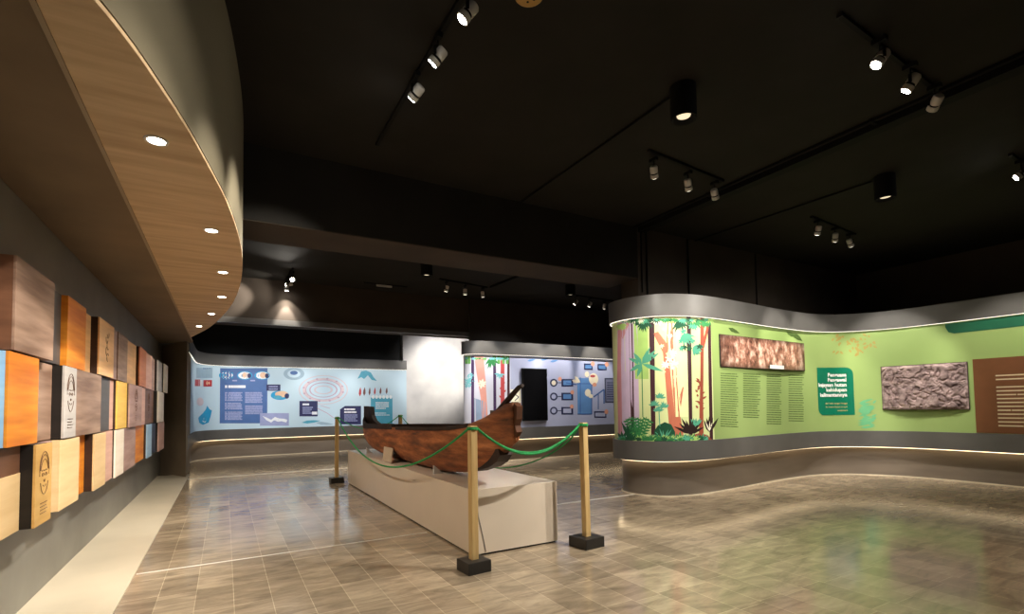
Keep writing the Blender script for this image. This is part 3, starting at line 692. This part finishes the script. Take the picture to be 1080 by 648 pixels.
def side_plate(pts, x0, x1):
    bm = BM(); A_ = [bm.verts.new((x0, y, z)) for y, z in pts]; B_ = [bm.verts.new((x1, y, z)) for y, z in pts]
    bm.faces.new(A_); bm.faces.new(B_[::-1])
    for i in range(len(pts)): j = (i+1) % len(pts); bm.faces.new((A_[i], A_[j], B_[j], B_[i]))
    return bm
obj('stern_post', side_plate([(9.93,.92),(9.94,1.1),(9.93,1.445),(9.42,1.43),(9.36,1.28),(9.2,1.18),(8.9,1.12),(9.2,1.08),(9.7,1.06),(9.8,.9)], BX-.035, BX+.035), m_char, boat)
obj('stem', side_plate([(4.12,1.44),(4.04,1.40),(4.05,1.28),(4.08,1.22),(4.05,1.16),(4.12,1.10),(4.2,1.06),(4.22,1.03),(4.26,.97),(4.42,.92),(4.6,.84),(4.72,.80),(4.7,1.0),(4.6,1.2),(4.42,1.33),(4.3,1.42)], BX-.03, BX+.03), mat('old_stem_wood', (74,44,28), .7, .3, scale=5, rgb2=(112,68,42)), boat)
obj('broken_keel_end', side_plate([(4.34,.99),(4.30,.93),(4.38,.86),(4.52,.80),(4.85,.72),(4.9,.78),(4.6,.9),(4.45,.98)], BX-.075, BX+.06), m_char, boat)
bm = BM(); tube(bm, [(BX, 4.85, 1.2), (BX, 4.55, 1.3), (BX, 4.3, 1.44), (BX, 4.05, 1.575), (BX, 3.98, 1.59)], [.03,.032,.03,.022,.018], 8); obj('bow_spar', bm, m_char, boat)
bm = BM(); box(bm, BX+.07, BX+.09, 4.5, 4.78, 1.24, 1.36, M=None); obj('bow_fin', bm, mat('silvered_wood', (112,108,108), .6, .4), boat)
for y in (5.6, 6.9, 8.2):
    bm = bx(BX-interp(y,1)*.93, BX+interp(y,1)*.93, y-.06, y+.06, interp(y,3)-.10, interp(y,3)-.07); obj('thwart', bm, m_char, boat)
# cradles (white) under the hull
for i, (yy, lab) in enumerate(((5.65, 'white wedge cradle under the boat nearest the bow'), (8.9, 'white wedge cradle under the boat near its stern'))):
    t = thing('boat_cradle', lab, 'cradle', (BX, yy, PH), 'cradles under the boat')
    for sg in (-1, 1):
        xa = BX+sg*.24; zt = PH+.10
        bm = BM(); pr = [(xa, PH), (xa-sg*.13, PH), (xa-sg*.10, PH+.012), (xa-sg*.0, zt)]
        A_ = [bm.verts.new((x, yy-.02, z)) for x, z in pr]; B_ = [bm.verts.new((x, yy+.02, z)) for x, z in pr]
        bm.faces.new(A_); bm.faces.new(B_[::-1])
        for k in range(4): bm.faces.new((A_[k], A_[(k+1)%4], B_[(k+1)%4], B_[k]))
        obj('wedge', bm, m_lamp, t)
# caption plaque leaning on the hull
t = thing('caption_plaque', 'small cream caption plaque leaning against the boat hull on the pedestal', 'plaque', (2.1, 7.3, PH))
a = Vector((2.045, 7.02, PH+.004)); b_ = Vector((2.045, 7.46, PH+.004)); up = Vector((.055, .13, .20))
bm = BM(); f = [a, b_, b_+up, a+up]; nrm = (b_-a).cross(up).normalized()*.012
lo = [bm.verts.new(v) for v in f]; hi = [bm.verts.new(v-nrm) for v in f]; bm.faces.new(lo); bm.faces.new(hi[::-1])
for k in range(4): bm.faces.new((lo[k], lo[(k+1)%4], hi[(k+1)%4], hi[k]))
obj('plate', bm, mat('plaque_cream', (206,186,160), .5, .4, var=.04), t)
def lerp3(s_, r_): return a+(b_-a)*s_+up*r_+nrm*.15
bm = BM()
for s0, s1, r0, r1 in ((.25,.75,.66,.76),(.3,.62,.56,.62),(.2,.8,.36,.39),(.2,.8,.27,.30),(.2,.6,.18,.21)):
    bm.faces.new([bm.verts.new(lerp3(*q)) for q in ((s0,r0),(s1,r0),(s1,r1),(s0,r1))])
obj('caption_marks', bm, m_black, t)

# ------------------------------------------------------------ rope barrier
posts = []
def barrier_post(x, y, h, lean, rot, label, bs=.22, bh=.1):
    t = thing('barrier_post', label, 'barrier post', (x, y, 0), 'rope barrier posts')
    R = Matrix.Rotation(rot, 4, 'Z')
    bm = BM(); box(bm, -bs/2, bs/2, -bs/2, bs/2, 0, bh, bev=.008, M=R); obj('base_block', bm, m_blackrub, t, world=False)
    bm = BM(); w = .032
    lo = [bm.verts.new(R @ Vector((sx*w, sy*w, bh-.01))) for sx, sy in ((-1,-1),(1,-1),(1,1),(-1,1))]
    hi = [bm.verts.new(R @ Vector((sx*w, sy*w, 0))+Vector((lean[0], lean[1], h))) for sx, sy in ((-1,-1),(1,-1),(1,1),(-1,1))]
    bm.faces.new(lo[::-1]); bm.faces.new(hi)
    for k in range(4): bm.faces.new((lo[k], lo[(k+1)%4], hi[(k+1)%4], hi[k]))
    bmesh.ops.bevel(bm, geom=[e for e in bm.edges], offset=.003, segments=1, affect='EDGES')
    obj('wooden_pole', bm, m_post, t, world=False)
    bm = BM(); tube(bm, [(lean[0]+.042*math.cos(k*PI/6), lean[1]+.042*math.sin(k*PI/6), h-.03+.006*(k%2)) for k in range(13)], .009, 6); tube(bm, [(lean[0]+.043*math.cos(k*PI/6), lean[1]+.043*math.sin(k*PI/6), h-.015) for k in range(13)], .007, 6)
    obj('rope_knot', bm, m_rope, t, world=False)
    return Vector((x+lean[0], y+lean[1], h-.02))
m_blackrub = mat('black_block', (34,32,30), .45, .5, var=.15, scale=20)
p1 = barrier_post(1.865, 3.98, 1.235, (.0,.0), .08, 'nearest barrier post before the pedestal corner, on a black block')
p2 = barrier_post(3.14, 4.06, 1.225, (-.012,0), .1, 'barrier post right of the pedestal front, in front of the green display wall', bs=.25)
p3 = barrier_post(1.86, 10.06, 1.25, (.01,0), 0, 'far left barrier post against the dark band of the blue wall', bs=.24)
p4 = barrier_post(3.12, 10.1, 1.26, (0,0), 0, 'barrier post behind the boat, only its top visible above the hull', bs=.24)
def rope(a, b, sag, label, strands=1, r=.011, skew=.5):
    bm = BM()
    for k in range(strands):
        pts = []
        for i in range(33):
            t_ = i/32; s_ = sag*(1+.05*k); tt = t_**(math.log(.5)/math.log(skew)) if skew != .5 else t_
            p = a.lerp(b, t_); p.z -= 4*s_*tt*(1-tt); p.x += .012*k*math.sin(t_*9); p.y += .012*k*math.cos(t_*7)
            pts.append(p)
        tube(bm, pts, r, 7)
    o = obj('barrier_rope', bm, m_rope, None, smooth=True, loc=a); tag(o, label, 'rope', 'barrier ropes')
    return o
rope(p1+Vector((-.01,.045,0)), p3+Vector((0,-.045,0)), .60, 'long green rope sagging along the left side of the pedestal')
rope(p1+Vector((.045,0,0)), p2+Vector((-.045,0,0)), .245, 'doubled green rope across the front between the two nearest posts', 2)
rope(p2+Vector((0,.03,0)), p4+Vector((0,-.03,0)), .66, 'thin green rope running behind the boat from the right post', 1, .008, .42)
rope(p3+Vector((.03,0,0)), p4+Vector((-.03,0,0)), .24, 'green rope between the two far posts behind the stern', 1, .009)

# ------------------------------------------------------------ lights
def spot(name, parent, loc, aim, power, ang, col=(1,.93,.82), blend=.6, r=.03):
    l = bpy.data.lights.new(name, 'SPOT'); l.energy = power; l.spot_size = math.radians(ang); l.spot_blend = blend; l.color = col; l.shadow_soft_size = r
    o = bpy.data.objects.new(name, l); C.objects.link(o); o.parent = parent; o.location = loc
    o.rotation_euler = (Vector(aim)).to_track_quat('-Z', 'Y').to_euler(); return o
# prototype track head: pivot at the housing centre, beam along -Z of housing
def make_head():
    t = thing('track_spotlight', 'x', 'spotlight', (0, 0, 0))
    obj('track_adapter', bx(-.02, .02, -.05, .05, .13, .165), m_blackmetal, t, world=False)
    bm = BM(); tube(bm, [(0,0,.14), (0,0,.055)], .006, 8); box(bm, -.05, -.046, -.012, .012, -.01, .058); box(bm, .046, .05, -.012, .012, -.01, .058); box(bm, -.05, .05, -.012, .012, .054, .06); obj('yoke', bm, m_blackmetal, t, world=False)
    h = obj('housing', lathe(BM(), [(.012,.075),(.034,.072),(.043,.06),(.043,-.002)], 24), m_lamp, t, world=False, smooth=True)
    obj('cooling_gap', lathe(BM(), [(.036,-.002),(.036,-.02)], 20), m_blackmetal, h, world=False)
    obj('front_ring', lathe(BM(), [(.043,-.02),(.045,-.03),(.045,-.06),(.038,-.062)], 24), m_lamp, h, world=False, smooth=True)
    obj('lens', lathe(BM(), [(.035,-.0622),(.034,-.066)], 20), m_lens, h, world=False)
    return t
head0 = make_head(); first = [True]
def place_head(pos, target, label, group, power=0, ang=60, col=(1,.93,.82), dim=False):
    if first[0]: t = head0; first[0] = False
    else: t = dup(head0)
    t.location = pos; t['label'] = label; t['group'] = group
    d = (Vector(target)-Vector(pos)).normalized(); q = (-d).to_track_quat('Z', 'Y')
    hs = [c for c in t.children if c.name.startswith('housing')][0]
    hs.rotation_euler = q.to_euler()
    if dim:
        ln = [c for c in hs.children if c.name.startswith('lens')][0]
        ln.data = ln.data.copy(); ln.data.materials[0] = m_lensdim
    yk = [c for c in t.children if c.name.startswith('yoke')][0]; yk.rotation_euler = (0, 0, math.atan2(d.y, d.x)+PI/2)
    if power: spot('lamp', hs, (0, 0, -.075), (0, 0, -1), power, ang, col)
    return t
def track(label, a, b, w=.035, h=.03, name='lighting_track', cat='track', m=None, z=None):
    a = Vector((a[0], a[1])); b = Vector((b[0], b[1])); d = (b-a); L_ = d.length; t = bpy.data.objects.new(name, None)
    C.objects.link(t); t.location = (a.x, a.y, (z or ZC)-h-.001); t.rotation_euler = (0, 0, math.atan2(d.y, d.x)); tag(t, label, cat)
    obj('rail', bx(0, L_, -w/2, w/2, 0, h, bev=.003), m or m_blackmetal, t, world=False)
    obj('end_cap', bx(-.008, .004, -w/2-.002, w/2+.002, -.002, h), m_black, t, world=False); obj('end_cap', bx(L_-.004, L_+.008, -w/2-.002, w/2+.002, -.002, h), m_black, t, world=False)
    return t
ZH = 4.052
# track above the left side, running away from the camera
track('black ceiling track of the three lamps left of centre', (1.40,.6), (1.40,5.3))
gA = 'lamps on the left of centre track'
place_head((1.40,2.98,ZH), (-.95,4.2,.9), 'brightest lamp of the left of centre track, at the top edge', gA, 240, 48)
place_head((1.38,3.48,ZH), (-.95,6.0,.9), 'lit white lamp in the middle of the left of centre track', gA, 260, 48)
place_head((1.38,3.98,ZH), (-1.0,8.4,.75), 'lit white lamp at the far end of the left of centre track', gA, 420, 34)
place_head((1.40,1.4,ZH), (-.9,3.4,.9), 'lamp on the left of centre track nearer than the frame top', gA, 110, 75)
# cross track over the camera's right
track('black ceiling track of the bright lamps at upper right', (3.9,1.9), (5.62,1.965))
gB = 'lamps on the upper right track'
place_head((4.40,1.87,ZH), (2.2,3.3,.5), 'dazzling lamp at upper right, the brightest in the room', gB, 230, 80)
place_head((4.97,1.90,ZH), (4.2,4.6,.2), 'lit lamp just right of the dazzling one', gB, 150, 75)
place_head((5.50,1.93,ZH), (8.6,5.4,1.6), 'tilted white lamp beside the cable tray, turned away', gB, 110, 60, dim=True)
track('short black ceiling track with a lamp at the right photo edge', (7.9,2.1), (9.4,2.15))
place_head((8.15,2.08,ZH), (6.7,4.9,1.9), 'lit lamp at the right edge of the photo', gB, 90, 70)
place_head((9.2,2.1,ZH), (10.8,3.2,1.7), 'lamp beyond the right edge of the photo aimed at the relief wall', gB, 40, 70)
# row C, row D near the green wall
track('black ceiling track with three white lamps left of the long cable tray', (4.1,4.02), (5.5,4.14))
gC = 'three lamps before the jungle mural'
place_head((4.25,4.10,ZH), (5.9,5.45,1.9), 'left one of the three white lamps before the jungle mural', gC, 62, 70, dim=True)
place_head((4.87,4.15,ZH), (6.7,5.3,1.8), 'middle one of the three white lamps before the jungle mural', gC, 62, 70, dim=True)
place_head((5.39,4.18,ZH), (7.8,5.35,1.8), 'right one of the three white lamps before the jungle mural, under the tray', gC, 62, 70, dim=True)
track('far black ceiling track with three small lamps above the green title panel', (7.8,4.33), (9.3,4.45))
gD = 'three lamps above the green title panel'
place_head((7.98,4.34,ZH), (8.7,5.4,1.8), 'left one of the three small lamps above the green title panel', gD, 30, 75, dim=True)
place_head((8.58,4.40,ZH), (9.8,5.4,1.8), 'middle one of the three small lamps above the green title panel', gD, 30, 75, dim=True)
place_head((9.11,4.44,ZH), (10.8,4.5,1.8), 'right one of the three small lamps above the green title panel', gD, 30, 75, dim=True)
# back room
track('black track behind the beam carrying the bright cluster', (1.17,10.9), (1.15,12.05))
gF = 'bright cluster behind the beam'
cool = (.92,.95,1)
place_head((1.19,11.05,ZH), (.1,8.2,3.2), 'brightest lamp of the cluster behind the beam', gF, 55, 80)
place_head((1.16,11.5,ZH), (-.3,12.1,3.7), 'middle lamp of the cluster behind the beam', gF, 30, 110)
place_head((1.15,11.9,ZH), (1.2,12.5,1.0), 'lowest lamp of the cluster behind the beam', gF, 60, 90)
track('short black track with three small lamps behind the beam near the centre', (4.1,10.35), (5.4,10.6))
track('black rail running away behind the beam near the centre', (5.55,8.9), (5.45,10.5), w=.06, h=.05)
gG = 'three small lamps behind the beam near the centre'
place_head((4.3,10.45,ZH), (3.6,11.8,0), 'left one of the three small lamps behind the beam near the centre', gG, 60, 80, cool, dim=True)
place_head((4.80,10.55,ZH), (5.0,11.4,0), 'middle one of the three small lamps behind the beam near the centre', gG, 60, 80, cool, dim=True)
place_head((5.28,10.6,ZH), (5.9,11.4,1.7), 'right one of the three small lamps behind the beam near the centre', gG, 60, 80, cool, dim=True)
track('short black track with three small lamps left of the jungle mural top', (7.7,10.35), (9.2,10.5))
gH = 'three small lamps left of the jungle mural top'
place_head((7.86,10.4,ZH), (6.4,11.4,1.9), 'left one of the three small lamps left of the jungle mural top', gH, 60, 80, cool, dim=True)
place_head((8.36,10.45,ZH), (7.6,11.4,1.9), 'middle one of the three small lamps left of the jungle mural top', gH, 50, 80, cool, dim=True)
place_head((8.89,10.5,ZH), (9.3,11.4,1.9), 'right one of the three small lamps left of the jungle mural top', gH, 50, 80, cool, dim=True)
track('black track beyond the far bulkhead washing the pale blue wall', (-.2,14.0), (8.2,14.0))
gK = 'wall washers beyond the far bulkhead'
for i, (x, tx, tz, pw_, cl) in enumerate(((.3,-.1,1.4,95,cool), (1.7,1.4,1.4,95,cool), (3.0,2.8,1.4,95,cool), (4.3,4.4,1.4,95,cool), (6.6,6.6,2.6,155,(1,.96,.93)), (7.8,7.2,3.0,165,(1,.96,.93)))):
    place_head((x,14.0,ZH), (tx,17.25,tz), 'wall washer lamp beyond the far bulkhead above the %s' % ('left end of the blue wall', 'big blue text panel', 'shell drawing', 'teal text panel', 'left part of the white wall', 'right part of the white wall')[i], gK, pw_, 62, cl)
# black downlight cylinders on the ceiling with their conduits
def cyl(x, y, r, h, label, power, conduit=None):
    t = thing('ceiling_downlight', label, 'downlight', (x, y, ZC), 'black ceiling downlights')
    bm = BM()
    prof = [(r*.98,-.001),(r,-.02),(r,-h),(r*.86,-h),(r*.8,-h+.05)]
    obj('housing', lathe(bm, prof, 32), m_blackmetal, t, world=False, smooth=True)
    obj('reflector', lathe(BM(), [(r*.55,-h+.049),(r*.5,-h+.03)], 24), mat('reflector_glow', (255,236,200), emit=.7), t, world=False)
    if power: spot('lamp', t, (0,0,-h-.01), (0,0,-1), power, 95, (1,.9,.76), r=.08)
    return t
cyl(3.56, 3.06, .115, .3, 'large black cylinder downlight with lit reflector, nearest of its kind', 120)
cyl(7.25, 3.1, .115, .3, 'black cylinder downlight right of centre, end of the thin conduit', 90)
cyl(3.45, 9.4, .12, .25, 'small black cylinder downlight behind the beam near the centre', 110)
cyl(7.1, 9.6, .12, .25, 'small black cylinder downlight behind the beam near the jungle mural', 110)
cyl(3.6, -.6, .115, .3, 'added fill lamp in a black cylinder behind the camera, left one', 80)  # unseen lamp added to brighten the floor and room
cyl(7.3, -.4, .115, .3, 'added fill lamp in a black cylinder behind the camera, right one', 50)  # second added fill lamp, also out of view
cyl(.0+1.0, 1.0, .115, .3, 'added fill lamp in a black cylinder above the camera, out of view', 60)  # overhead fill lamp, added for more light near the camera
def conduit(pts, r, label):
    bm = BM(); tube(bm, pts, r, 8); o = obj('conduit', bm, m_blackmetal, None, loc=pts[0]); tag(o, label, 'conduit', 'black conduits'); return o
conduit([(3.56,3.2,ZC-.016),(3.56,5.94,ZC-.016)], .012, 'thin conduit running from the nearest cylinder downlight to the beam')
conduit([(7.25,3.24,ZC-.016),(7.1,5.94,ZC-.016)], .012, 'thin conduit running from the right cylinder downlight to the wall')
conduit([(5.82,5.935,ZC-.02),(5.82,5.935,3.2)], .012, 'vertical wall conduit left end above the jungle mural, thin with joints')
conduit([(5.93,5.932,ZC-.02),(5.93,5.932,3.1)], .014, 'vertical wall conduit second from left above the jungle mural')
conduit([(6.9,5.932,ZC-.02),(6.9,5.932,3.1)], .014, 'vertical wall conduit above the right part of the jungle mural')
conduit([(8.75,5.932,ZC-.02),(8.75,5.932,3.1)], .012, 'vertical wall conduit above the lime text columns')
t = thing('cable_tray', 'long black cable tray crossing the ceiling towards the jungle mural', 'cable tray', (5.8,2,ZC))
obj('tray', bx(5.76, 5.9, Y0+.02, 5.94, ZC-.07, ZC-.002), m_blackmetal, t)
obj('side_rail', bx(5.66, 5.68, Y0+.02, 5.94, ZC-.03, ZC-.002), m_blackmetal, t)
for y in (.5, 2.5, 4.5): obj('hanger', bx(5.64, 5.92, y, y+.03, ZC-.035, ZC-.001), m_blackmetal, t)
t = thing('ceiling_bracket', 'small pale outlined bracket on the ceiling behind the beam', 'bracket', (3.2,11.6,ZC))
obj('plate', bx(3.02,3.34,11.5,11.72,ZC-.03,ZC-.002), m_blackmetal, t); obj('rim', bx(3.0,3.36,11.47,11.49,ZC-.05,ZC-.002), m_lamp, t)
for y_ in (11.40,): obj('arm', bx(2.7,3.7,y_,y_+.02,ZC-.02,ZC-.002), m_blackmetal, t)
dsc = atz(558, -3, ZC-.02)
t = thing('ceiling_speaker', 'round brass coloured disc on the ceiling cut by the top edge', 'speaker', (dsc.x, dsc.y, ZC), )
obj('disc', lathe(BM(), [(.085,-.001),(.085,-.02),(.06,-.022)], 32), m_brass, t, world=False, smooth=True)
obj('ring', lathe(BM(), [(.098,-.001),(.1,-.012),(.086,-.018)], 32), m_brass, t, world=False, smooth=True)
for k in range(5): obj('hole', lathe(BM(), [(.009,-.0215),(.009,-.0235)], 12, (.04*math.cos(k*2*PI/5), .04*math.sin(k*2*PI/5), 0)), m_blackmetal, t, world=False)
# recessed downlights of the wooden soffit
spots = [(165,148),(223,243),(235,287),(234,313),(223,331),(210,344)]
nm = ['nearest', 'second', 'third', 'fourth', 'fifth', 'farthest']
base = None
for i, (u, v) in enumerate(spots):
    p = atz(u, v, 2.88)
    lab = '%s recessed downlight of the curved wooden soffit, counted from the camera' % nm[i]
    if base is None:
        t = base = thing('recessed_downlight', lab, 'downlight', (p.x, p.y, 2.88), 'recessed soffit downlights')
        bm = BM(); n = 28; R0 = [(.042,-.001),(.058,-.001),(.056,-.007),(.044,-.007)]
        rings = [[bm.verts.new((r*math.cos(2*PI*k/n), r*math.sin(2*PI*k/n), z)) for k in range(n)] for r, z in R0]
        for q in range(4):
            for k in range(n): bm.faces.new((rings[q][k], rings[q][(k+1)%n], rings[(q+1)%4][(k+1)%n], rings[(q+1)%4][k]))
        obj('trim_ring', bm, m_lamp, t, world=False, smooth=True)
        obj('lens', lathe(BM(), [(.042,-.001),(.042,-.004)], 24), mat('downlight_lens', (255,246,228), emit=25), t, world=False)
        spot('lamp', t, (0,0,-.02), (0,0,-1), 60, 140, (1,.88,.7), blend=.8, r=.05)
    else:
        t = dup(base); t.location = (p.x, p.y, 2.88); t['label'] = lab
for y in (.9, 1.9): pass

# ------------------------------------------------------------ world, camera
w = bpy.data.worlds.new('world'); w.use_nodes = True; w.node_tree.nodes['Background'].inputs[0].default_value = (.5,.45,.4,1); w.node_tree.nodes['Background'].inputs[1].default_value = .02
bpy.context.scene.world = w
cam = bpy.data.cameras.new('camera'); co = bpy.data.objects.new('camera', cam); C.objects.link(co)
cam.sensor_width = 36; cam.lens = 36*FPX/1080; cam.shift_y = (CY-324)/1080; cam.clip_start = .05
M = Matrix((( _R.x, _U.x, -_F.x, 0), (_R.y, _U.y, -_F.y, 0), (_R.z, _U.z, -_F.z, Hc), (0,0,0,1)))
co.matrix_world = M
sc = bpy.context.scene; sc.camera = co
sc.view_settings.view_transform = 'Standard'; sc.view_settings.look = 'None'; sc.view_settings.gamma = 1; sc.view_settings.use_curve_mapping = False
sc.view_settings.exposure = .35
